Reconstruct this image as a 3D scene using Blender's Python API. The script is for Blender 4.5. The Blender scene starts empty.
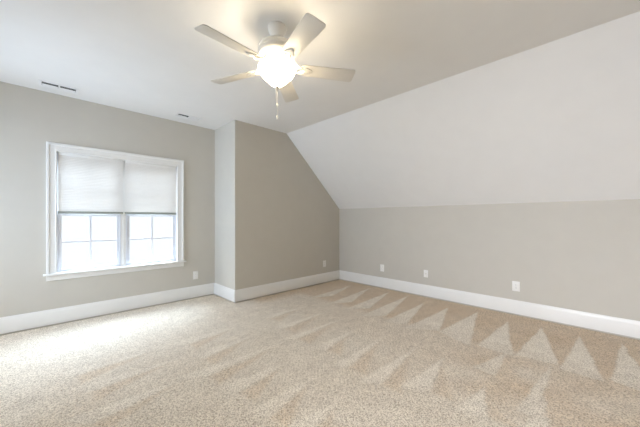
import bpy, bmesh, math, random
import numpy as np
from mathutils import Vector, Matrix

scene = bpy.context.scene
C = scene.collection
random.seed(4)

# ------------------------------------------------------------------ camera, sky, light, exposure
H = 1.25                      # eye height
cam_d = bpy.data.cameras.new('camera')
cam = bpy.data.objects.new('camera', cam_d)
C.objects.link(cam)
cam_d.sensor_width = 36.0
cam_d.lens = 283.2 * 36.0 / 640.0
cam_d.shift_y = 5.59 / 640.0
cam_d.clip_start = 0.02
cam.location = (0, 0, H)
cam.rotation_euler = (math.radians(90), 0, 0.7902 - math.pi / 2)
scene.camera = cam

SKY_UP, SKY_DOWN = 9.0, 0.96      # overcast: bright overhead, dim at the horizon
world = bpy.data.worlds.new('overcast_sky')
scene.world = world
world.use_nodes = True
nt = world.node_tree
nt.nodes.clear()
o_ = nt.nodes.new('ShaderNodeOutputWorld')
bg = nt.nodes.new('ShaderNodeBackground')
tc = nt.nodes.new('ShaderNodeTexCoord')
sx = nt.nodes.new('ShaderNodeSeparateXYZ')
mr = nt.nodes.new('ShaderNodeMapRange')
mr.inputs['From Min'].default_value = 0.06
mr.inputs['From Max'].default_value = 0.80
mr.interpolation_type = 'SMOOTHSTEP'
rp = nt.nodes.new('ShaderNodeValToRGB')
rp.color_ramp.elements[0].color = (0.90 * SKY_DOWN / SKY_UP, 0.96 * SKY_DOWN / SKY_UP, 1.0 * SKY_DOWN / SKY_UP, 1)
rp.color_ramp.elements[1].color = (0.90, 0.945, 1.0, 1)
nt.links.new(tc.outputs['Generated'], sx.inputs[0])
nt.links.new(sx.outputs['Z'], mr.inputs['Value'])
nt.links.new(mr.outputs['Result'], rp.inputs['Fac'])
nt.links.new(rp.outputs['Color'], bg.inputs['Color'])
bg.inputs['Strength'].default_value = SKY_UP
nt.links.new(bg.outputs[0], o_.inputs['Surface'])

vs = scene.view_settings
vs.view_transform = 'Standard'
vs.look = 'None'
vs.gamma = 1.0
vs.use_curve_mapping = False
vs.exposure = 0.33

# bright overcast patch above the house front: a very soft, high sun
sun_d = bpy.data.lights.new('sun', 'SUN')
sun_d.energy = 23.0
sun_d.angle = math.radians(66)
sun_d.color = (0.60, 0.79, 1.0)
sun = bpy.data.objects.new('sun', sun_d)
C.objects.link(sun)
sun.rotation_euler = Vector((-0.22, -0.44, -1.0)).to_track_quat('-Z', 'Y').to_euler()
sun.location = (0.8, 9, 9)

# added fill lights, shining in through two invented windows in the unseen side wall
SIDE_Y = (0.30, 3.58)
for y, watts, aim, spread, tint in ((SIDE_Y[0], 48.0, (1, -0.15, -0.20), 80, (0.89, 0.92, 1.0)), (SIDE_Y[1], 47.0, (1, 0.06, 0.04), 120, (0.66, 0.80, 1.0))):
    fill_d = bpy.data.lights.new('side_fill_light', 'AREA')
    fill_d.shape = 'RECTANGLE'
    fill_d.size, fill_d.size_y = 1.30, 1.42
    fill_d.energy = watts
    fill_d.spread = math.radians(spread)
    fill_d.color = tint
    fill = bpy.data.objects.new('side_fill_light', fill_d)
    C.objects.link(fill)
    fill.location = (-1.35 - 0.24, y, 1.33)
    fill.rotation_euler = Vector(aim).to_track_quat('-Z', 'Z').to_euler()

BULB_WATTS = 7.5             # the two bulbs in the fan's glass bowl
BOWL_GLOW = 24.0
BULB_COLOR = (1.0, 0.91, 0.80)

scene.cycles.use_denoising = True
scene.cycles.max_bounces = 16
scene.cycles.diffuse_bounces = 10
scene.cycles.transparent_max_bounces = 16
scene.cycles.sample_clamp_indirect = 6.0

# ------------------------------------------------------------------ room dimensions (metres)
ZC = 2.744                    # flat ceiling
XR = 2.089                    # short return wall
YW = 4.622                    # window wall
YG = 3.925                    # gable-side wall that juts into the room
XK = 4.458                    # knee wall under the slope
ZK = 1.459                    # top of the knee wall
XS = 3.064                    # where the slope meets the flat ceiling
XB, YB = -1.35, -1.55         # walls behind the photographer
BB = 0.182                    # baseboard height
T = 0.12                      # wall thickness

# ------------------------------------------------------------------ materials
def mat(name, color, rough=0.6, noise=0.0, scale=40.0, bump=0.0, bump_scale=300.0, metallic=0.0, spec=0.5):
    m = bpy.data.materials.new(name)
    m.use_nodes = True
    n = m.node_tree
    b = n.nodes['Principled BSDF']
    b.inputs['Roughness'].default_value = rough
    b.inputs['Metallic'].default_value = metallic
    b.inputs['Specular IOR Level'].default_value = spec
    b.inputs['Base Color'].default_value = (*color, 1)
    t = n.nodes.new('ShaderNodeTexCoord')
    if noise > 0:
        no = n.nodes.new('ShaderNodeTexNoise')
        no.inputs['Scale'].default_value = scale
        no.inputs['Detail'].default_value = 4
        r = n.nodes.new('ShaderNodeValToRGB')
        r.color_ramp.elements[0].position = 0.3
        r.color_ramp.elements[1].position = 0.7
        r.color_ramp.elements[0].color = (*[c * (1 - noise) for c in color], 1)
        r.color_ramp.elements[1].color = (*[min(1, c * (1 + noise)) for c in color], 1)
        n.links.new(t.outputs['Object'], no.inputs['Vector'])
        n.links.new(no.outputs['Fac'], r.inputs['Fac'])
        n.links.new(r.outputs['Color'], b.inputs['Base Color'])
    if bump > 0:
        nb = n.nodes.new('ShaderNodeTexNoise')
        nb.inputs['Scale'].default_value = bump_scale
        nb.inputs['Detail'].default_value = 3
        bp = n.nodes.new('ShaderNodeBump')
        bp.inputs['Strength'].default_value = bump
        bp.inputs['Distance'].default_value = 0.002
        n.links.new(t.outputs['Object'], nb.inputs['Vector'])
        n.links.new(nb.outputs['Fac'], bp.inputs['Height'])
        n.links.new(bp.outputs['Normal'], b.inputs['Normal'])
    return m

M_WALL = mat('greige_wall_paint', (0.560, 0.535, 0.480), 0.75, 0.012, 6, 0.08, 260)
M_CEIL = mat('white_ceiling_paint', (0.80, 0.795, 0.78), 0.85, 0.01, 5, 0.10, 200)
M_TRIM = mat('white_trim_paint', (0.79, 0.785, 0.765), 0.35, 0.01, 8, 0.02, 60)
M_SASH = mat('white_vinyl_sash', (0.70, 0.72, 0.77), 0.4, 0.01, 12)
M_FAN = mat('white_fan_enamel', (0.82, 0.80, 0.75), 0.4, 0.01, 20)
M_BLADE = mat('white_blade_laminate', (0.70, 0.675, 0.625), 0.45, 0.02, 14)
M_METAL = mat('brushed_nickel', (0.62, 0.58, 0.52), 0.35, 0.05, 60, metallic=0.9)
M_DARK = mat('dark_duct', (0.03, 0.032, 0.035), 0.8, 0.1, 20)
M_PLATE = mat('white_plastic_plate', (0.84, 0.83, 0.80), 0.35, 0.01, 30)
M_SLOT = mat('dark_plug_slot', (0.05, 0.05, 0.05), 0.6, 0.05, 50)
M_VENT = mat('white_vent_steel', (0.80, 0.80, 0.80), 0.45, 0.01, 30)


M_RAIL = mat('grey_shade_rail', (0.30, 0.32, 0.29), 0.5, 0.02, 30)


def glass_mat():
    m = bpy.data.materials.new('clear_window_glass')
    m.use_nodes = True
    n = m.node_tree
    n.nodes.clear()
    out = n.nodes.new('ShaderNodeOutputMaterial')
    tr = n.nodes.new('ShaderNodeBsdfTransparent')
    tr.inputs['Color'].default_value = (0.97, 0.975, 0.98, 1)
    gl = n.nodes.new('ShaderNodeBsdfGlossy')
    gl.inputs['Roughness'].default_value = 0.02
    fr = n.nodes.new('ShaderNodeFresnel')
    fr.inputs['IOR'].default_value = 1.45
    mx = n.nodes.new('ShaderNodeMixShader')
    ge = n.nodes.new('ShaderNodeNewGeometry')      # reflect at the outer faces only, not inside the thin pane
    ml = n.nodes.new('ShaderNodeMath')
    ml.operation = 'MULTIPLY_ADD'
    ml.inputs[1].default_value = -1.0
    ml.inputs[2].default_value = 1.0
    n.links.new(ge.outputs['Backfacing'], ml.inputs[0])
    m2 = n.nodes.new('ShaderNodeMath')
    m2.operation = 'MULTIPLY'
    n.links.new(fr.outputs[0], m2.inputs[0])
    n.links.new(ml.outputs[0], m2.inputs[1])
    n.links.new(m2.outputs[0], mx.inputs[0])
    n.links.new(tr.outputs[0], mx.inputs[1])
    n.links.new(gl.outputs[0], mx.inputs[2])
    n.links.new(mx.outputs[0], out.inputs['Surface'])
    return m
M_GLASS = glass_mat()

def shade_mat():
    m = bpy.data.materials.new('white_cellular_fabric')
    m.use_nodes = True
    n = m.node_tree
    n.nodes.clear()
    out = n.nodes.new('ShaderNodeOutputMaterial')
    d = n.nodes.new('ShaderNodeBsdfDiffuse')
    tl = n.nodes.new('ShaderNodeBsdfTranslucent')
    t = n.nodes.new('ShaderNodeTexCoord')
    no = n.nodes.new('ShaderNodeTexNoise')
    no.inputs['Scale'].default_value = 90
    r = n.nodes.new('ShaderNodeValToRGB')
    r.color_ramp.elements[0].color = (0.78, 0.765, 0.74, 1)
    r.color_ramp.elements[1].color = (0.85, 0.835, 0.81, 1)
    n.links.new(t.outputs['Object'], no.inputs['Vector'])
    n.links.new(no.outputs['Fac'], r.inputs['Fac'])
    n.links.new(r.outputs['Color'], d.inputs['Color'])
    n.links.new(r.outputs['Color'], tl.inputs['Color'])
    mx = n.nodes.new('ShaderNodeMixShader')
    mx.inputs[0].default_value = 0.28
    n.links.new(d.outputs[0], mx.inputs[1])
    n.links.new(tl.outputs[0], mx.inputs[2])
    n.links.new(mx.outputs[0], out.inputs['Surface'])
    return m
M_SHADE = shade_mat()

def emit_mat(name, color, strength, base=(0.9, 0.88, 0.82)):
    m = bpy.data.materials.new(name)
    m.use_nodes = True
    n = m.node_tree
    b = n.nodes['Principled BSDF']
    b.inputs['Base Color'].default_value = (*base, 1)
    b.inputs['Roughness'].default_value = 0.3
    t = n.nodes.new('ShaderNodeTexCoord')
    no = n.nodes.new('ShaderNodeTexNoise')
    no.inputs['Scale'].default_value = 9
    r = n.nodes.new('ShaderNodeValToRGB')
    r.color_ramp.elements[0].color = (*[c * 0.86 for c in color], 1)
    r.color_ramp.elements[1].color = (*color, 1)
    n.links.new(t.outputs['Object'], no.inputs['Vector'])
    n.links.new(no.outputs['Fac'], r.inputs['Fac'])
    n.links.new(r.outputs['Color'], b.inputs['Emission Color'])
    b.inputs['Emission Strength'].default_value = strength
    return m
M_BOWL = emit_mat('lit_frosted_glass', (1.0, 0.82, 0.55), BOWL_GLOW)
M_BOWL_IN = emit_mat('lit_frosted_glass_inside', (1.0, 0.84, 0.6), 4.0)
M_BULB = emit_mat('lit_bulb', (1.0, 0.85, 0.6), 12.0)

def carpet_mat():
    m = bpy.data.materials.new('beige_cut_pile_carpet')
    m.use_nodes = True
    n = m.node_tree
    L = n.links.new
    b = n.nodes['Principled BSDF']
    b.inputs['Roughness'].default_value = 0.95
    b.inputs['Specular IOR Level'].default_value = 0.1
    b.inputs['Sheen Weight'].default_value = 0.25
    b.inputs['Sheen Roughness'].default_value = 0.5
    at = n.nodes.new('ShaderNodeAttribute')
    at.attribute_name = 'pile_lean'
    r = n.nodes.new('ShaderNodeValToRGB')
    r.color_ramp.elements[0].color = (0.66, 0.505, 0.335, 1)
    r.color_ramp.elements[1].color = (0.90, 0.84, 0.735, 1)
    e = r.color_ramp.elements.new(0.5)
    e.color = (0.77, 0.70, 0.59, 1)
    L(at.outputs['Fac'], r.inputs['Fac'])
    t = n.nodes.new('ShaderNodeTexCoord')
    # tufts
    no = n.nodes.new('ShaderNodeTexNoise')
    no.inputs['Scale'].default_value = 135
    no.inputs['Detail'].default_value = 1.5
    no.inputs['Roughness'].default_value = 0.6
    L(t.outputs['Object'], no.inputs['Vector'])
    sp = n.nodes.new('ShaderNodeValToRGB')
    sp.color_ramp.elements[0].position = 0.38
    sp.color_ramp.elements[0].color = (0.56, 0.51, 0.46, 1)
    sp.color_ramp.elements[1].position = 0.56
    sp.color_ramp.elements[1].color = (1.10, 1.10, 1.10, 1)
    L(no.outputs['Fac'], sp.inputs['Fac'])
    mx = n.nodes.new('ShaderNodeMix')
    mx.data_type = 'RGBA'
    mx.blend_type = 'MULTIPLY'
    mx.inputs[0].default_value = 1.0
    L(r.outputs['Color'], mx.inputs[6])
    L(sp.outputs['Color'], mx.inputs[7])
    # broad mottling of trodden pile
    n2 = n.nodes.new('ShaderNodeTexNoise')
    n2.inputs['Scale'].default_value = 7
    n2.inputs['Detail'].default_value = 5
    L(t.outputs['Object'], n2.inputs['Vector'])
    s2 = n.nodes.new('ShaderNodeValToRGB')
    s2.color_ramp.elements[0].position = 0.3
    s2.color_ramp.elements[0].color = (0.92, 0.91, 0.90, 1)
    s2.color_ramp.elements[1].position = 0.7
    s2.color_ramp.elements[1].color = (1.05, 1.05, 1.05, 1)
    L(n2.outputs['Fac'], s2.inputs['Fac'])
    m2 = n.nodes.new('ShaderNodeMix')
    m2.data_type = 'RGBA'
    m2.blend_type = 'MULTIPLY'
    m2.inputs[0].default_value = 1.0
    L(mx.outputs[2], m2.inputs[6])
    L(s2.outputs['Color'], m2.inputs[7])
    L(m2.outputs[2], b.inputs['Base Color'])
    # fine comb rows left by the brush, swinging in arcs
    mp = n.nodes.new('ShaderNodeMapping')
    mp.inputs['Location'].default_value = (-4.6, 1.3, 0)
    L(t.outputs['Object'], mp.inputs['Vector'])
    wv = n.nodes.new('ShaderNodeTexWave')
    wv.wave_type = 'RINGS'
    wv.rings_direction = 'Z'
    wv.inputs['Scale'].default_value = 11.0
    wv.inputs['Distortion'].default_value = 2.2
    wv.inputs['Detail'].default_value = 3
    wv.inputs['Detail Scale'].default_value = 2.0
    L(mp.outputs[0], wv.inputs['Vector'])
    s3 = n.nodes.new('ShaderNodeValToRGB')
    s3.color_ramp.elements[0].color = (0.92, 0.905, 0.89, 1)
    s3.color_ramp.elements[1].color = (1.04, 1.04, 1.04, 1)
    L(wv.outputs['Fac'], s3.inputs['Fac'])
    m3 = n.nodes.new('ShaderNodeMix')
    m3.data_type = 'RGBA'
    m3.blend_type = 'MULTIPLY'
    m3.inputs[0].default_value = 0.55
    L(m2.outputs[2], m3.inputs[6])
    L(s3.outputs['Color'], m3.inputs[7])
    L(m3.outputs[2], b.inputs['Base Color'])
    bp = n.nodes.new('ShaderNodeBump')
    bp.inputs['Strength'].default_value = 0.9
    bp.inputs['Distance'].default_value = 0.008
    L(no.outputs['Fac'], bp.inputs['Height'])
    L(bp.outputs['Normal'], b.inputs['Normal'])
    return m
M_CARPET = carpet_mat()

# ------------------------------------------------------------------ mesh helpers
class MB:
    def __init__(self):
        self.bm = bmesh.new()

    def _place(self, verts, mtx):
        if mtx is not None:
            bmesh.ops.transform(self.bm, matrix=mtx, verts=verts)

    def box(self, x0, x1, y0, y1, z0, z1, bevel=0.0, mtx=None, seg=2):
        b = bmesh.new()
        r = bmesh.ops.create_cube(b, size=1)
        for v in r['verts']:
            v.co = Vector(((x0 + x1) / 2 + v.co.x * (x1 - x0), (y0 + y1) / 2 + v.co.y * (y1 - y0), (z0 + z1) / 2 + v.co.z * (z1 - z0)))
        if bevel > 0:
            bmesh.ops.bevel(b, geom=list(b.edges), offset=bevel, segments=seg, affect='EDGES', profile=0.5)
        self._merge(b, mtx)
        return self

    def _merge(self, b, mtx=None):
        if mtx is not None:
            bmesh.ops.transform(b, matrix=mtx, verts=list(b.verts))
        bmesh.ops.recalc_face_normals(b, faces=list(b.faces))
        me = bpy.data.meshes.new('tmp')
        b.to_mesh(me)
        b.free()
        self.bm.from_mesh(me)
        bpy.data.meshes.remove(me)

    def prism(self, pts, axis, a, c, bevel=0.0, mtx=None):
        """polygon pts in the plane across `axis`, extruded from a to c along it"""
        b = bmesh.new()
        def P(p, t):
            return {'x': (t, p[0], p[1]), 'y': (p[0], t, p[1]), 'z': (p[0], p[1], t)}[axis]
        v0 = [b.verts.new(P(p, a)) for p in pts]
        v1 = [b.verts.new(P(p, c)) for p in pts]
        n = len(pts)
        b.faces.new(v0)
        b.faces.new(list(reversed(v1)))
        for i in range(n):
            j = (i + 1) % n
            b.faces.new((v0[j], v0[i], v1[i], v1[j]))
        if bevel > 0:
            bmesh.ops.recalc_face_normals(b, faces=list(b.faces))
            bmesh.ops.bevel(b, geom=list(b.edges), offset=bevel, segments=2, affect='EDGES', profile=0.5)
        self._merge(b, mtx)
        return self

    def lathe(self, prof, cx=0, cy=0, n=48, mtx=None):
        b = bmesh.new()
        rings = []
        for (r, z) in prof:
            if r < 1e-5:
                rings.append([b.verts.new((cx, cy, z))])
            else:
                rings.append([b.verts.new((cx + r * math.cos(2 * math.pi * k / n), cy + r * math.sin(2 * math.pi * k / n), z)) for k in range(n)])
        for A, B in zip(rings, rings[1:]):
            for k in range(n):
                j = (k + 1) % n
                if len(A) == 1 and len(B) == 1:
                    break
                if len(A) == 1:
                    b.faces.new((A[0], B[k], B[j]))
                elif len(B) == 1:
                    b.faces.new((A[k], A[j], B[0]))
                else:
                    b.faces.new((A[k], A[j], B[j], B[k]))
        self._merge(b, mtx)
        return self

    def tube(self, pts, r, n=10, mtx=None, closed=False):
        b = bmesh.new()
        pts = [Vector(p) for p in pts]
        rings = []
        N = len(pts)
        for i, p in enumerate(pts):
            if closed:
                t = pts[(i + 1) % N] - pts[(i - 1) % N]
            else:
                t = pts[min(i + 1, N - 1)] - pts[max(i - 1, 0)]
            t.normalize()
            up = Vector((0, 0, 1)) if abs(t.z) < 0.9 else Vector((1, 0, 0))
            u = t.cross(up).normalized()
            w = t.cross(u)
            rr = r[i] if isinstance(r, (list, tuple)) else r
            rings.append([b.verts.new(p + (u * math.cos(2 * math.pi * k / n) + w * math.sin(2 * math.pi * k / n)) * rr) for k in range(n)])
        pairs = list(zip(rings, rings[1:])) + ([(rings[-1], rings[0])] if closed else [])
        for A, B in pairs:
            for k in range(n):
                j = (k + 1) % n
                b.faces.new((A[k], A[j], B[j], B[k]))
        if not closed:
            b.faces.new(rings[0])
            b.faces.new(list(reversed(rings[-1])))
        self._merge(b, mtx)
        return self

    def ball(self, c, r, seg=16, mtx=None, sz=1.0):
        b = bmesh.new()
        bmesh.ops.create_uvsphere(b, u_segments=seg, v_segments=seg // 2, radius=r)
        for v in b.verts:
            v.co.z *= sz
            v.co += Vector(c)
        self._merge(b, mtx)
        return self

    def build(self, name, material, parent=None, smooth=True, angle=32):
        me = bpy.data.meshes.new(name)
        self.bm.to_mesh(me)
        self.bm.free()
        me.materials.append(material)
        if smooth:
            me.polygons.foreach_set('use_smooth', [True] * len(me.polygons))
            me.set_sharp_from_angle(angle=math.radians(angle))
        o = bpy.data.objects.new(name, me)
        C.objects.link(o)
        if parent is not None:
            o.parent = parent
        return o

def tag(o, label=None, cat=None, group=None, kind=None):
    if label: o['label'] = label
    if cat: o['category'] = cat
    if group: o['group'] = group
    if kind: o['kind'] = kind
    return o

def empty(name, loc=(0, 0, 0), rz=0.0):
    o = bpy.data.objects.new(name, None)
    o.empty_display_size = 0.1
    C.objects.link(o)
    o.location = loc
    o.rotation_euler = (0, 0, rz)
    return o

def children(o):
    return [c for c in bpy.data.objects if c.parent == o]

def copy_tree(o, parent=None):
    kids = children(o)
    c = o.copy()
    C.objects.link(c)
    c.parent = parent
    for k in kids:
        copy_tree(k, c)
    return c

def struct(o, label=None):
    o['kind'] = 'structure'
    if label: o['label'] = label
    return o

# ------------------------------------------------------------------ carpeted floor
def build_floor():
    step = 0.0125
    nx = int(round((XK + 0.02 - XB) / step)) + 1
    ny = int(round((YW + 0.02 - YB) / step)) + 1
    xs = np.linspace(XB - 0.02, XK + 0.02, nx)
    ys = np.linspace(YB - 0.02, YW + 0.02, ny)
    X, Y = np.meshgrid(xs, ys)
    rng = np.random.RandomState(3)

    def wob(amp, lo, hi, n=14):
        s = np.zeros_like(X)
        for _ in range(n):
            k = rng.uniform(lo, hi)
            a = rng.uniform(0, 2 * math.pi)
            s += np.sin(k * (X * math.cos(a) + Y * math.sin(a)) + rng.uniform(0, 6.28))
        return amp * s / math.sqrt(n)

    JX = X + wob(0.005, 4, 30) + wob(0.005, 90, 220)
    JY = Y + wob(0.005, 4, 30) + wob(0.005, 90, 220)

    def sdf(tri):
        (ax, ay), (bx, by), (cx, cy) = tri
        if (bx - ax) * (cy - ay) - (by - ay) * (cx - ax) < 0:
            (bx, by), (cx, cy) = (cx, cy), (bx, by)
        d = np.full_like(X, 1e9)
        for (px, py), (qx, qy) in (((ax, ay), (bx, by)), ((bx, by), (cx, cy)), ((cx, cy), (ax, ay))):
            l = math.hypot(qx - px, qy - py)
            d = np.minimum(d, ((qx - px) * (JY - py) - (qy - py) * (JX - px)) / l)
        return d

    def ss(v, a, b):
        t = np.clip((v - a) / (b - a), 0, 1)
        return t * t * (3 - 2 * t)

    lean = 0.50 + wob(0.05, 2, 7)
    # the last pass against the knee wall is brushed away from the room
    border = ss(JX, 3.0, 3.25)
    lean = lean * (1 - border) + (0.14 + wob(0.035, 4, 16)) * border
    lean = lean * (1 - 0.55 * ss(JX, 2.25, 2.6) * (1 - border)) + 0.40 * 0.55 * ss(JX, 2.25, 2.6) * (1 - border)
    brushed = ss(JX, 1.9, 2.4) * (1 - border) * (1 - ss(JY, 0.7, 1.3))
    lean = lean * (1 - brushed) + (0.30 + wob(0.10, 5, 18)) * brushed
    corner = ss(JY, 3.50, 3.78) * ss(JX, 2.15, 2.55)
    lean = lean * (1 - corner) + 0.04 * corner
    # wedge-shaped strokes of the vacuum cleaner, (tip, base corner, base corner, pile)
    row1 = [
        ((4.20, -0.46), (3.15, -0.36), (3.10, -0.60), 0.92),
        ((4.20, -0.115), (3.16, -0.02), (3.06, -0.28), 0.92),
        ((4.14, 0.20), (3.10, 0.27), (3.08, 0.00), 0.95),
        ((4.14, 0.53), (3.12, 0.59), (3.16, 0.27), 0.97),
        ((4.10, 0.85), (3.08, 0.90), (3.09, 0.60), 0.97),
        ((4.22, 1.22), (3.15, 1.32), (3.02, 0.94), 0.95),
        ((4.14, 1.57), (2.98, 1.63), (3.18, 1.31), 0.92),
        ((4.12, 1.92), (2.98, 1.92), (3.10, 1.66), 0.88),
        ((4.34, 2.28), (2.93, 2.24), (3.20, 2.00), 0.85),
        ((4.31, 2.63), (2.96, 2.56), (3.30, 2.33), 0.82),
        ((4.30, 3.02), (2.96, 2.90), (3.35, 2.70), 0.78),
        ((4.25, 3.40), (3.00, 3.32), (3.40, 3.14), 0.68),
    ]
    row2 = [
        ((2.55, 0.30), (1.90, 0.36), (1.96, 0.20), 0.72),
        ((2.36, 0.64), (1.92, 0.70), (2.00, 0.53), 0.80),
        ((3.10, 0.33), (2.20, 0.42), (2.25, 0.30), 0.70),
        ((3.10, 0.66), (2.60, 0.80), (2.58, 0.62), 0.72),
        ((2.60, 1.03), (1.90, 1.08), (2.00, 0.90), 0.86),
        ((2.58, 1.30), (1.74, 1.35), (1.82, 1.21), 0.88),
        ((2.58, 1.66), (1.76, 1.66), (1.84, 1.53), 0.88),
        ((2.52, 2.00), (1.84, 2.02), (1.94, 1.89), 0.85),
        ((2.70, 2.33), (1.80, 2.38), (1.90, 2.27), 0.84),
        ((2.80, 2.66), (1.88, 2.71), (1.98, 2.59), 0.82),
        ((2.70, 3.04), (1.96, 3.10), (2.06, 2.98), 0.80),
        ((1.49, 1.295), (1.00, 1.37), (1.12, 1.22), 0.80),
        ((1.60, 1.63), (0.94, 1.65), (1.02, 1.50), 0.80),
        ((1.62, 1.97), (0.92, 2.03), (1.02, 1.87), 0.80),
        ((1.80, 2.31), (0.74, 2.39), (0.94, 2.24), 0.76),
        ((1.72, 2.68), (0.98, 2.69), (1.04, 2.54), 0.76),
        ((1.70, 3.02), (0.95, 3.08), (1.05, 2.95), 0.68),
        ((0.95, 2.70), (0.15, 2.78), (0.25, 2.64), 0.66),
        ((0.90, 3.05), (0.10, 3.12), (0.20, 2.99), 0.62),
        ((0.85, 2.33), (0.10, 2.38), (0.22, 2.22), 0.66),
    ]
    for tri in row1:
        d = sdf(tri[:3])
        fade = np.clip(0.30 + 0.70 * ss(JX, 2.95, 3.45) + wob(0.10, 12, 40), 0, 1)
        w = ss(d, -0.006, 0.018) * fade
        lean = lean * (1 - w) + tri[3] * w
    for tri in row2:
        (ax, ay), (bx, by), (cx, cy), v = tri
        # darker return stroke lying beside each light one
        dd = sdf(((ax - 0.1, ay - 0.02), (cx, cy), (cx + 0.02, cy - 0.19)))
        w = ss(dd, -0.02, 0.05) * 0.9
        lean = lean * (1 - w) + 0.27 * w
        d = sdf(tri[:3])
        fade = 0.45 + 0.55 * ss(JX, bx - 0.02, bx + 0.3)
        w = ss(d, -0.012, 0.02) * fade * 0.9
        lean = lean * (1 - w) + min(1.0, v + 0.12) * w
    lean += wob(0.03, 90, 240, 30)
    lean = np.clip(lean, 0, 1)

    # pile height rises and falls a little with its lean
    Z = 0.003 * (lean - 0.5) + wob(0.0006, 60, 200, 20)
    Z -= Z.max()
    # the pile dips where it is tucked under the baseboards
    inner = np.where(X > XR, YG, YW)
    edge = np.minimum(np.minimum(X - XB, XK - X), inner - Y)
    edge = np.where(Y > YG, np.minimum(edge, np.abs(XR - X)), edge)
    edge = np.minimum(edge, Y - YB)
    Z -= 0.014 * (1 - ss(edge, 0.018, 0.045))
    co = np.stack([X, Y, Z], -1).reshape(-1, 3)
    idx = np.arange(nx * ny).reshape(ny, nx)
    q = np.stack([idx[:-1, :-1], idx[:-1, 1:], idx[1:, 1:], idx[1:, :-1]], -1).reshape(-1, 4)
    # skirt down to a flat underside so the floor is a slab
    me = bpy.data.meshes.new('floor')
    ring = np.concatenate([idx[0, :], idx[1:, -1], idx[-1, -2::-1], idx[-2:0:-1, 0]])
    base = len(co)
    low = co[ring].copy()
    low[:, 2] = -0.12
    co = np.concatenate([co, low])
    m = len(ring)
    k = np.arange(m)
    sk = np.stack([ring[(k + 1) % m], ring[k], base + k, base + (k + 1) % m], -1)
    quads = np.concatenate([q, sk])
    under = base + k[::-1]
    loops = np.concatenate([quads.reshape(-1), under])
    starts = np.concatenate([np.arange(len(quads)) * 4, [len(quads) * 4]])
    me.vertices.add(len(co))
    me.vertices.foreach_set('co', co.astype(np.float32).reshape(-1))
    me.loops.add(len(loops))
    me.loops.foreach_set('vertex_index', loops.astype(np.int32))
    me.polygons.add(len(starts))
    me.polygons.foreach_set('loop_start', starts.astype(np.int32))
    me.update(calc_edges=True)
    me.validate()
    a = me.attributes.new('pile_lean', 'FLOAT', 'POINT')
    vals = np.concatenate([lean.reshape(-1), np.full(m, 0.5)]).astype(np.float32)
    a.data.foreach_set('value', vals)
    me.materials.append(M_CARPET)
    o = bpy.data.objects.new('floor', me)
    C.objects.link(o)
    return struct(o, 'beige cut pile carpet floor with wedge shaped vacuum marks')

build_floor()

# ------------------------------------------------------------------ walls and ceiling
WX0, WX1, WZ0, WZ1 = 0.147, 1.498, 0.585, 2.058      # clear window opening inside the casing
HX0, HX1, HZ0, HZ1 = WX0 - 0.018, WX1 + 0.018, WZ0 - 0.02, WZ1 + 0.018   # hole in the wall

b = MB()
b.box(XB - T, HX0, YW, YW + T, -0.1, ZC)
b.box(HX1, XR + T, YW, YW + T, -0.1, ZC)
b.box(HX0, HX1, YW, YW + T, -0.1, HZ0)
b.box(HX0, HX1, YW, YW + T, HZ1, ZC)
struct(b.build('wall_left', M_WALL, smooth=False), 'greige painted wall with the window')

struct(MB().box(XR, XR + T, YG + T, YW, -0.1, ZC).build('wall_return', M_WALL, smooth=False), 'short greige return wall beside the window wall')
b = MB().prism([(XR, -0.1), (XK, -0.1), (XK, ZK), (XS, ZC), (XR, ZC)], 'y', YG, YG + T)
struct(b.build('wall_back', M_WALL, smooth=False), 'greige wall with the sloped upper edge')
struct(MB().box(XK, XK + T, YB - T, YG + T, -0.1, ZK).build('wall_right', M_WALL, smooth=False), 'low greige knee wall under the sloped ceiling')

# sloped ceiling
sl = math.hypot(XK - XS, ZC - ZK)
nx_, nz_ = (ZC - ZK) / sl, (XK - XS) / sl
b = MB().prism([(XK, ZK), (XS, ZC), (XS + nx_ * T, ZC + nz_ * T), (XK + nx_ * T, ZK + nz_ * T)], 'y', YB - T, YG + T)
struct(b.build('ceiling_slope', M_CEIL, smooth=False), 'sloped white ceiling running down to the knee wall')

# flat ceiling with duct holes for the two vents
V1 = (0.013, 0.303, 4.295, 4.435)
V2 = (1.400, 1.700, 4.245, 4.375)
b = MB()
xs_ = [XB - T, V1[0], V1[1], V2[0], V2[1], XS]
def strip(x0, x1, hole=None):
    if hole is None:
        b.box(x0, x1, YB - T, YW + T, ZC, ZC + T)
    else:
        b.box(x0, x1, YB - T, hole[2], ZC, ZC + T)
        b.box(x0, x1, hole[3], YW + T, ZC, ZC + T)
strip(XB - T, V1[0]); strip(V1[0], V1[1], V1); strip(V1[1], V2[0]); strip(V2[0], V2[1], V2)
strip(V2[1], XR + T)
b.box(XR + T, XS + 0.05, YB - T, YG + T, ZC, ZC + T)
struct(b.build('ceiling', M_CEIL, smooth=False), 'flat white ceiling')

# walls behind the photographer
hw_ = (HX1 - HX0) / 2
b = MB()
edges = [YB - T, SIDE_Y[0] - hw_, SIDE_Y[0] + hw_, SIDE_Y[1] - hw_, SIDE_Y[1] + hw_, YW]
for k in (0, 2, 4):
    b.box(XB - T, XB, edges[k], edges[k + 1], -0.1, ZC)
for k in (1, 3):
    b.box(XB - T, XB, edges[k], edges[k + 1], -0.1, HZ0)
    b.box(XB - T, XB, edges[k], edges[k + 1], HZ1, ZC)
struct(b.build('wall_side', M_WALL, smooth=False), 'greige side wall')
b = MB().prism([(XB, -0.1), (XK, -0.1), (XK, ZK), (XS, ZC), (XB, ZC)], 'y', YB - T, YB)
struct(b.build('wall_front', M_WALL, smooth=False), 'greige wall opposite the window')

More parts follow.
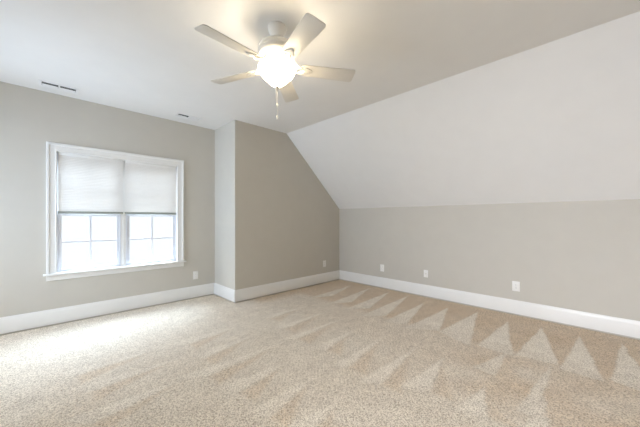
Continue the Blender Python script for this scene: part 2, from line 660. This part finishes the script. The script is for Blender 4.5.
# baseboards: moulded profile swept along the walls with mitred corners
PROF = [(0.0, 0.006), (0.016, 0.006), (0.016, 0.142), (0.0148, 0.147), (0.0148, 0.150), (0.0125, 0.155), (0.0105, 0.164), (0.0095, 0.174), (0.006, BB), (0.0, BB)]
PATH = [(XB, YW), (XR, YW), (XR, YG), (XK, YG), (XK, YB), (XB, YB)]
NAMES = ['baseboard_left', 'baseboard_return', 'baseboard_back', 'baseboard_right', 'baseboard_front', 'baseboard_side']
BLAB = ['white baseboard under the window', 'short white baseboard on the return wall', 'white baseboard below the sloped-edge wall',
        'white baseboard along the low knee wall', 'white baseboard on the wall opposite the window', 'white baseboard on the side wall']
n = len(PATH)
dirs = [(Vector(PATH[(i + 1) % n]) - Vector(PATH[i])).normalized() for i in range(n)]
ins = [Vector((d.y, -d.x)) for d in dirs]                 # towards the room
def mitre(i, off):
    a, c = ins[i - 1], ins[i]
    m = (a + c)
    return Vector(PATH[i]) + m * (off / (1 + a.dot(c)))
for i in range(n):
    bm = bmesh.new()
    r0 = [bm.verts.new((*mitre(i, o), z)) for o, z in PROF]
    r1 = [bm.verts.new((*mitre((i + 1) % n, o), z)) for o, z in PROF]
    bm.faces.new(r0); bm.faces.new(list(reversed(r1)))
    for k in range(len(PROF)):
        j = (k + 1) % len(PROF)
        bm.faces.new((r0[j], r0[k], r1[k], r1[j]))
    bmesh.ops.recalc_face_normals(bm, faces=list(bm.faces))
    w = MB(); w.bm.free(); w.bm = bm
    struct(w.build(NAMES[i], M_TRIM, angle=25), BLAB[i])

# ------------------------------------------------------------------ window
def build_window():
    root = empty('window_1', ((WX0 + WX1) / 2, YW, 0))
    struct(root, 'white double window with grid panes, half covered by two shades')
    ox = (WX0 + WX1) / 2
    P = Matrix.Translation((-ox, -YW, 0))
    def pt(b, name, m, **k):
        bmesh.ops.transform(b.bm, matrix=P, verts=list(b.bm.verts))
        return b.build(name, m, root, **k)
    cw, hd = 0.092, 0.100
    x0, x1, zt = WX0, WX1, WZ1
    # casing profile: (distance out from the opening, projection into the room)
    CP = [(0.0, 0.0), (0.0, 0.013), (0.006, 0.017), (0.012, 0.017), (0.016, 0.0145), (0.062, 0.0165), (0.066, 0.022), (0.070, 0.026), (cw - 0.003, 0.026), (cw, 0.023), (cw, 0.0)]
    zb = 0.607
    def casing(a, c, mirror):
        bm = bmesh.new()
        def vert(p, st):
            o, pr = p
            if st == 'bl': return (x0 - o, YW - pr, zb)
            if st == 'tl': return (x0 - o, YW - pr, zt + o * hd / cw)
            if st == 'tr': return (x1 + o, YW - pr, zt + o * hd / cw)
            return (x1 + o, YW - pr, zb)
        A = [bm.verts.new(vert(p, a)) for p in CP]
        B = [bm.verts.new(vert(p, c)) for p in CP]
        bm.faces.new(A); bm.faces.new(list(reversed(B)))
        for k in range(len(CP)):
            j = (k + 1) % len(CP)
            bm.faces.new((A[j], A[k], B[k], B[j]))
        bmesh.ops.recalc_face_normals(bm, faces=list(bm.faces))
        w = MB(); w.bm.free(); w.bm = bm
        return w
    pt(casing('bl', 'tl', 0), 'side_casing', M_TRIM, angle=25)
    pt(casing('tl', 'tr', 0), 'head_casing', M_TRIM, angle=25)
    pt(casing('tr', 'br', 0), 'side_casing', M_TRIM, angle=25)
    # stool with horns, apron
    b = MB().prism([(x0 - cw - 0.028, YW - 0.052), (x1 + cw + 0.028, YW - 0.052), (x1 + cw + 0.028, YW), (x1 - 0.0005, YW), (x1 - 0.0005, YW + 0.07), (x0 + 0.0005, YW + 0.07), (x0 + 0.0005, YW), (x0 - cw - 0.028, YW)], 'z', 0.585, 0.607, bevel=0.004)
    pt(b, 'stool', M_TRIM)
    b = MB().prism([(YW, 0.520), (YW - 0.013, 0.520), (YW - 0.016, 0.524), (YW - 0.016, 0.572), (YW - 0.021, 0.578), (YW - 0.021, 0.585), (YW, 0.585)], 'x', x0 - cw, x1 + cw)
    pt(b, 'apron', M_TRIM, angle=25)
    # jambs
    D = 0.118
    b = MB().box(HX0, x0, YW, YW + D, 0.607, HZ1, 0.001); pt(b, 'jamb', M_TRIM)
    b = MB().box(x1, HX1, YW, YW + D, 0.607, HZ1, 0.001); pt(b, 'jamb', M_TRIM)
    b = MB().box(x0, x1, YW, YW + D, zt, HZ1, 0.001); pt(b, 'head_jamb', M_TRIM)
    b = MB().box(HX0, HX1, YW + 0.07, YW + D, HZ0, 0.607, 0.001); pt(b, 'sill', M_TRIM)
    # centre mullion, stepped
    cx = 0.8205
    b = MB().box(cx - 0.030, cx + 0.030, YW + 0.064, YW + D, 0.607, zt, 0.002)
    b.box(cx - 0.018, cx + 0.018, YW + 0.058, YW + 0.066, 0.607, zt, 0.002)
    pt(b, 'mullion', M_TRIM)
    # two double-hung units, lower sash inside and upper sash outside
    for (a, c) in ((x0, cx - 0.030), (cx + 0.030, x1)):
        b = MB()
        b.box(a, a + 0.012, YW + 0.058, YW + D, 0.607, zt, 0.001)
        b.box(c - 0.012, c, YW + 0.058, YW + D, 0.607, zt, 0.001)
        pt(b, 'jamb_liner', M_SASH)
        for (z0, z1, y, br, tr_) in ((0.609, 1.325, YW + 0.070, 0.036, 0.036), (1.290, zt - 0.002, YW + 0.094, 0.036, 0.040)):
            sa, sc, st = a + 0.0125, c - 0.0125, 0.034
            y1 = y + 0.022
            b = MB()
            b.box(sa, sa + st, y, y1, z0, z1, 0.0015)
            b.box(sc - st, sc, y, y1, z0, z1, 0.0015)
            b.box(sa + st, sc - st, y, y1, z0, z0 + br, 0.002)
            b.box(sa + st, sc - st, y, y1, z1 - tr_, z1, 0.002)
            # glazing bars
            gm, gz = (sa + sc) / 2, (z0 + br + z1 - tr_) / 2
            b.box(gm - 0.011, gm + 0.011, y + 0.002, y1 - 0.002, z0 + br, z1 - tr_, 0.002)
            b.box(sa + st, sc - st, y + 0.0045, y1 - 0.0045, gz - 0.011, gz + 0.011, 0.002)
            s = pt(b, 'sash', M_SASH)
            g = MB().box(sa + st - 0.003, sc - st + 0.003, y + 0.010, y + 0.013, z0 + br - 0.003, z1 - tr_ + 0.003)
            bmesh.ops.transform(g.bm, matrix=P, verts=list(g.bm.verts))
            g.build('pane', M_GLASS, s, smooth=False)
            if y < YW + 0.08:
                lk = MB().box(gm - 0.03, gm + 0.03, y + 0.002, y1 - 0.002, z1, z1 + 0.012, 0.003)
                bmesh.ops.transform(lk.bm, matrix=P, verts=list(lk.bm.verts))
                lk.build('sash_lock', M_SASH, s)
    return root
win = build_window()
for k, y in enumerate(SIDE_Y):          # window copied twice into the unseen side wall, added to let in fill light
    w2 = copy_tree(win)
    w2.name = 'window_%d' % (k + 2)
    w2.location = (XB, y, 0)
    w2.rotation_euler = (0, 0, math.pi / 2)
    w2['label'] = 'added white double window, out of view, with grid panes in the side wall, ' + ('far from' if k == 0 else 'close to') + ' the shaded window'

# cellular shades, each hanging in its half of the window
def build_shade(xa, xc, label):
    root = empty('cellular_shade', ((xa + xc) / 2, YW + 0.021, 2.058))
    tag(root, label, 'window shade', 'cellular shades in the window')
    hw = (xc - xa) / 2
    zt, zb = -0.036, -0.712
    MB().box(-hw, hw, -0.019, 0.019, -0.036, -0.0005, 0.003).build('headrail', M_TRIM, root)
    n = 34
    dz = (zt - zb) / n
    pts_f, pts_b = [], []
    for i in range(2 * n + 1):
        z = zt - i * dz / 2
        pts_f.append((-0.014 if i % 2 else -0.0118, z))
        pts_b.append((0.014 if i % 2 else 0.0118, z))
    bm = bmesh.new()
    for pts in (pts_f, pts_b):
        L = [bm.verts.new((-hw + 0.002, y, z)) for y, z in pts]
        R = [bm.verts.new((hw - 0.002, y, z)) for y, z in pts]
        for k in range(len(pts) - 1):
            bm.faces.new((L[k], R[k], R[k + 1], L[k + 1]))
    w = MB(); w.bm.free(); w.bm = bm
    w.build('fabric', M_SHADE, root, smooth=False)
    b = MB().box(-hw, hw, -0.016, 0.016, zb - 0.029, zb, 0.004)
    b.build('bottom_rail', M_RAIL, root)
    return root
build_shade(0.158, 0.812, 'white cellular shade in the window half farther from the room corner')
build_shade(0.829, 1.488, 'white cellular shade in the window half nearer the room corner and outlet')

# ------------------------------------------------------------------ ceiling vents
def build_vent(V, label, dark_cells, pale_cells):
    cx, cy = (V[0] + V[1]) / 2, (V[2] + V[3]) / 2
    hx, hy = (V[1] - V[0]) / 2, (V[3] - V[2]) / 2
    root = empty('ceiling_vent', (cx, cy, ZC))
    tag(root, label, 'ceiling vent', 'ceiling vents above the window wall')
    e = 0.020
    b = MB()
    z0, z1 = -0.0042, 0.0
    b.box(-hx - e, -hx + 0.004, -hy - e, hy + e, z0, z1, 0.0015)
    b.box(hx - 0.004, hx + e, -hy - e, hy + e, z0, z1, 0.0015)
    b.box(-hx + 0.004, hx - 0.004, -hy - e, -hy + 0.004, z0, z1, 0.0015)
    b.box(-hx + 0.004, hx - 0.004, hy - 0.004, hy + e, z0, z1, 0.0015)
    b.box(-0.007, 0.007, -hy + 0.004, hy - 0.004, z0, z1, 0.0015)
    b.build('frame', M_VENT, root)
    # duct behind
    d = MB()
    d.box(-hx, hx, -hy, hy, 0.112, 0.118)
    d.box(-hx, -hx + 0.003, -hy, hy, 0.001, 0.112)
    d.box(hx - 0.003, hx, -hy, hy, 0.001, 0.112)
    d.box(-hx + 0.003, hx - 0.003, -hy, -hy + 0.003, 0.001, 0.112)
    d.box(-hx + 0.003, hx - 0.003, hy - 0.003, hy, 0.001, 0.112)
    d.box(-hx + 0.003, hx - 0.003, 0.0195, 0.0225, 0.012, 0.112)
    d.build('duct', M_DARK, root, smooth=False)
    for (s, cells) in ((-1, dark_cells), (1, pale_cells)):
        a, c = (-hx + 0.005, -0.008) if s < 0 else (0.008, hx - 0.005)
        for k, tilt in enumerate(cells):
            if tilt is None:
                continue
            y = -hy + 0.010 + (2 * hy - 0.02) * (k + 0.5) / len(cells)
            m = Matrix.Translation((0, y, 0.002)) @ Matrix.Rotation(math.radians(tilt), 4, 'X')
            w = (2 * hy - 0.02) / len(cells) * (0.62 if tilt < 0 else 0.42)
            MB().box(a, c, -w, w, -0.0007, 0.0007, mtx=m).build('louver', M_VENT, root, smooth=False)
    return root
build_vent(V1, 'white ceiling vent with two dark slots above the window', [None, 19, None, None, -34, -34], [None, 19, None, None, -34, -34])
build_vent(V2, 'white ceiling vent, half dark and half closed, near the corner of the return wall', [None, 19, None, None, -34, -34], [-34, -34, -34, -34, -34, -34])

# ------------------------------------------------------------------ wall plates
def plate_base(root, w, h):
    """plate facing local -Y, centred on the root"""
    b = MB().box(-w / 2, w / 2, -0.0065, -0.0005, -h / 2, h / 2, 0.0022, seg=3)
    p = b.build('cover_plate', M_PLATE, root)
    return p
def screw(z, parent):
    m = Matrix.Translation((0, -0.0065, z)) @ Matrix.Rotation(math.pi / 2, 4, 'X')
    MB().lathe([(0, 0.0014), (0.002, 0.0012), (0.0032, 0.0003), (0.0032, -0.001)], n=16, mtx=m).build('screw', M_PLATE, parent)
def duplex(root):
    for s in (1, -1):
        zc = 0.0195 * s
        pts = []
        for k in range(24):
            a = 2 * math.pi * k / 24
            pts.append((0.0172 * math.cos(a), zc + max(-0.0142, min(0.0142, 0.0172 * math.sin(a)))))
        r = MB().prism(pts, 'y', -0.0082, -0.004).build('receptacle', M_PLATE, root)
        sl = MB()
        sl.box(-0.0072, -0.0054, -0.0085, -0.0078, zc - 0.001, zc + 0.0075)
        sl.box(0.0054, 0.0072, -0.0085, -0.0078, zc, zc + 0.0065)
        mm = Matrix.Translation((0, -0.0085, zc - 0.0065)) @ Matrix.Rotation(-math.pi / 2, 4, 'X')
        sl.lathe([(0, 0), (0.0024, 0), (0.0024, 0.0007), (0, 0.0007)], n=14, mtx=mm)
        sl.build('plug_slots', M_SLOT, r, smooth=False)
    screw(0, root)

def outlet(loc, rz, w, h, label):
    root = empty('wall_outlet', loc, rz)
    tag(root, label, 'wall outlet', 'white wall outlets')
    plate_base(root, w, h)
    duplex(root)
    return root
proto = outlet((1.774, YW, 0.353), 0, 0.078, 0.128, 'white duplex outlet on the window wall between window and return wall')
for loc, rz, sx_, label in (
        ((4.010, YG, 0.366), 0, 0.95, 'white duplex outlet low on the wall with the sloped upper edge'),
        ((XK, 2.881, 0.356), math.pi / 2, 0.98, 'white duplex outlet on the low knee wall, closest to the inside corner')):
    c = copy_tree(proto)
    c.location = loc
    c.rotation_euler = (0, 0, rz)
    c['label'] = label
# the knee wall's face looks along -X, so plates there turn by -90 degrees
for o in C.objects:
    if o.name.startswith('wall_outlet') and o.parent is None and abs(o.location.x - XK) < 1e-4:
        o.rotation_euler = (0, 0, -math.pi / 2)

def jack_plate(loc, rz, label):
    root = empty('cable_plate', loc, rz)
    tag(root, label, 'wall plate')
    plate_base(root, 0.070, 0.118)
    m = Matrix.Translation((0, -0.0065, 0)) @ Matrix.Rotation(math.pi / 2, 4, 'X')
    MB().lathe([(0.0, 0.012), (0.0022, 0.012), (0.0045, 0.0115), (0.0048, 0.003), (0.0085, 0.003), (0.0085, -0.001)], n=18, mtx=m).build('jack', M_METAL, root)
    screw(0.042, root); screw(-0.042, root)
    return root
jack_plate((XK, 2.056, 0.364), -math.pi / 2, 'small white wall plate with one centre jack, second plate along the low knee wall')

def decor_outlet(loc, rz, label):
    root = empty('wall_outlet', loc, rz)
    tag(root, label, 'wall outlet', 'white wall outlets')
    plate_base(root, 0.084, 0.128)
    r = MB().box(-0.0168, 0.0168, -0.0090, -0.004, -0.0335, 0.0335, 0.001).build('receptacle', M_PLATE, root)
    sl = MB()
    for s in (1, -1):
        zc = 0.017 * s
        sl.box(-0.0072, -0.0052, -0.0094, -0.0086, zc - 0.001, zc + 0.0075)
        sl.box(0.0052, 0.0072, -0.0094, -0.0086, zc, zc + 0.0065)
        sl.box(-0.0020, 0.0020, -0.0094, -0.0086, zc - 0.0095, zc - 0.0055)
    sl.build('plug_slots', M_SLOT, r, smooth=False)
    screw(0.048, root); screw(-0.048, root)
    return root
decor_outlet((XK, 0.833, 0.366), -math.pi / 2, 'larger white outlet plate with a rectangular centre at the open end of the knee wall')

# ------------------------------------------------------------------ ceiling fan
def build_fan():
    FX, FY = 1.315, 1.802
    root = empty('ceiling_fan', (FX, FY, ZC))
    tag(root, 'white five blade ceiling fan with a lit frosted glass bowl and pull chains', 'ceiling fan')
    Z = lambda z: z + 0.025 - ZC      # parts below the rod were measured 25 mm low
    # canopy, open underneath round the hanger ball
    prof = [(0.0, -0.0005), (0.070, -0.0005), (0.072, -0.006), (0.0715, -0.012), (0.069, -0.024), (0.063, -0.046), (0.052, -0.066), (0.040, -0.078), (0.034, -0.082), (0.031, -0.081), (0.031, -0.070), (0.0, -0.066)]
    MB().lathe(prof).build('canopy', M_FAN, root)
    MB().ball((0, 0, -0.085), 0.021, 20).build('hanger_ball', M_FAN, root)
    MB().lathe([(0, -0.09), (0.0125, -0.09), (0.0125, -0.110), (0, -0.110)], n=20).build('downrod', M_FAN, root)
    # motor housing
    prof = [(0.0, Z(2.612)), (0.024, Z(2.612)), (0.029, Z(2.606)), (0.033, Z(2.600)), (0.072, Z(2.596)), (0.108, Z(2.586)), (0.131, Z(2.569)), (0.142, Z(2.550)),
            (0.145, Z(2.541)), (0.145, Z(2.529)), (0.141, Z(2.526)), (0.141, Z(2.513)), (0.145, Z(2.509)), (0.142, Z(2.497)), (0.129, Z(2.482)), (0.104, Z(2.472)), (0.0, Z(2.470))]
    MB().lathe(prof, n=64).build('motor_housing', M_FAN, root)
    # switch housing and light fitter
    prof = [(0.0, Z(2.470)), (0.066, Z(2.470)), (0.070, Z(2.462)), (0.070, Z(2.432)), (0.062, Z(2.420)), (0.046, Z(2.414)), (0.046, Z(2.402)), (0.060, Z(2.396)), (0.060, Z(2.390)), (0.0, Z(2.390))]
    sw = MB().lathe(prof).build('switch_housing', M_FAN, root)
    for k in range(3):
        a = k * 2.094 + 3.93
        m = Matrix.Rotation(a, 4, 'Z') @ Matrix.Translation((0.070, 0, Z(2.447))) @ Matrix.Rotation(math.pi / 2, 4, 'Y')
        MB().lathe([(0, 0.004), (0.004, 0.003), (0.006, 0.0), (0.006, -0.002)], n=14, mtx=m).build('screw', M_METAL, sw)
    # glass bowl, open at the top
    outer = [(0.141, 2.404), (0.1455, 2.399), (0.145, 2.392), (0.1395, 2.382), (0.136, 2.368), (0.124, 2.346), (0.105, 2.324), (0.082, 2.303), (0.063, 2.285), (0.046, 2.271), (0.032, 2.262), (0.014, 2.260)]
    inner = [(r - 0.004 if r > 0.02 else r, z + 0.004) for r, z in outer]
    inner[0] = (0.1385, 2.404)
    prof = [(r, Z(z)) for r, z in outer] + [(r, Z(z)) for r, z in reversed(inner)]
    prof.append(prof[0])
    bowl = MB().lathe(prof, n=64).build('glass_bowl', M_BOWL, root)
    bowl.data.materials.append(M_BOWL_IN)
    cent = Z(2.42)
    for p in bowl.data.polygons:              # inside face of the frosted glass
        c = p.center
        if p.normal.dot(Vector((c.x, c.y, c.z - cent))) < 0:
            p.material_index = 1
    # rod, finial
    MB().lathe([(0, Z(2.390)), (0.004, Z(2.390)), (0.004, Z(2.266)), (0, Z(2.266))], n=12).build('bowl_rod', M_METAL, root)
    MB().lathe([(0, Z(2.267)), (0.014, Z(2.2655)), (0.0165, Z(2.2560)), (0.015, Z(2.247)), (0.009, Z(2.243)), (0.008, Z(2.238)), (0.0105, Z(2.234)), (0.008, Z(2.229)), (0, Z(2.227))], n=24).build('finial', M_METAL, root)
    # bulbs
    for s in (1, -1):
        bx, by = 0.062 * s * 0.7, 0.062 * s * 0.7
        b = MB().ball((bx, by, Z(2.345)), 0.024, 18, sz=1.25)
        b.lathe([(0.011, Z(2.372)), (0.012, Z(2.392)), (0, Z(2.392))], bx, by, n=16)
        b.build('bulb', M_BULB, root)
    # pull chains with weighted pulls
    for (dx, dy, zb, nm) in ((-0.006, 0.006, 2.112, 0), (0.004, 0.000, 2.018, 1)):
        ch = MB()
        top = 2.234
        z = top
        ch.tube([(dx, dy, Z(top)), (dx, dy, Z(zb + 0.012))], 0.0008, 6)
        while z > zb + 0.016:
            ch.ball((dx, dy, Z(z)), 0.0017, 8)
            z -= 0.0052
        c = ch.build('pull_chain', M_METAL, root)
        p = MB().lathe([(0, Z(zb + 0.020)), (0.003, Z(zb + 0.019)), (0.0035, Z(zb + 0.014)), (0.0075, Z(zb + 0.006)), (0.0085, Z(zb - 0.004)), (0.0065, Z(zb - 0.013)), (0.0035, Z(zb - 0.017)), (0, Z(zb - 0.018))], n=18)
        p.build('pull_weight', M_FAN, c)
    # blades and irons
    zb = Z(2.406)
    for k in range(5):
        a = 3.211 + k * 2 * math.pi / 5
        m = Matrix.Rotation(a, 4, 'Z') @ Matrix.Translation((0, 0, zb)) @ Matrix.Rotation(math.radians(-13), 4, 'X')
        r0, r1 = 0.188, 0.625
        pts = []
        def corner(cx, cy, rr, a0, a1):
            for i in range(7):
                t = math.radians(a0 + (a1 - a0) * i / 6)
                pts.append((cx + rr * math.cos(t), cy + rr * math.sin(t)))
        w0, w1 = 0.059, 0.070
        corner(r1 - 0.024, w1 - 0.024, 0.024, 0, 90)
        corner(r0 + 0.03, w0 - 0.03, 0.03, 92, 180)
        corner(r0 + 0.03, -w0 + 0.03, 0.03, 180, 268)
        corner(r1 - 0.024, -w1 + 0.024, 0.024, 270, 360)
        bl = MB().prism(pts, 'z', -0.003, 0.003, bevel=0.0012)
        bmesh.ops.transform(bl.bm, matrix=m, verts=list(bl.bm.verts))
        blade = bl.build('blade', M_BLADE, root, angle=40)
        # iron: two arms bowing out from the motor, ring scroll, and a foot plate under the blade
        ir = MB()
        zi = -0.0065
        pl = []
        for i in range(28):
            t = 2 * math.pi * i / 28
            r_ = 1 + 0.16 * math.cos(3 * t)
            pl.append((0.232 + 0.042 * r_ * math.cos(t), 0.036 * r_ * math.sin(t)))
        ir.prism(pl, 'z', zi - 0.002, zi + 0.003, bevel=0.001)
        for s in (1, -1):
            ir.tube([(0.112, 0.020 * s, 0.066), (0.128, 0.024 * s, 0.050), (0.145, 0.034 * s, 0.020), (0.165, 0.036 * s, 0.0), (0.190, 0.026 * s, -0.008), (0.215, 0.012 * s, -0.008)], [0.007, 0.007, 0.0068, 0.0065, 0.006, 0.005], 10)
        ring = [(0.168 + 0.021 * math.cos(t), 0.021 * math.sin(t), -0.004) for t in [2 * math.pi * i / 20 for i in range(20)]]
        ir.tube(ring, 0.0045, 8, closed=True)
        bmesh.ops.transform(ir.bm, matrix=m, verts=list(ir.bm.verts))
        iron = ir.build('blade_iron', M_FAN, root)
        for (sx2, sy2) in ((0.215, 0.018), (0.215, -0.018), (0.258, 0.0)):
            m2 = m @ Matrix.Translation((sx2, sy2, zi - 0.002)) @ Matrix.Rotation(math.pi, 4, 'X')
            MB().lathe([(0, 0.0022), (0.0035, 0.0016), (0.005, 0.0), (0.005, -0.001)], n=12, mtx=m2).build('screw', M_METAL, iron)
    # light of the bulbs
    for s in (1, -1):
        ld = bpy.data.lights.new('bulb_light', 'POINT')
        ld.energy = BULB_WATTS / 2
        ld.color = BULB_COLOR
        ld.shadow_soft_size = 0.028
        lo = bpy.data.objects.new('bulb_light', ld)
        C.objects.link(lo)
        lo.parent = root
        lo.location = (-0.045 * s, 0.045 * s, Z(2.37))
    return root
build_fan()
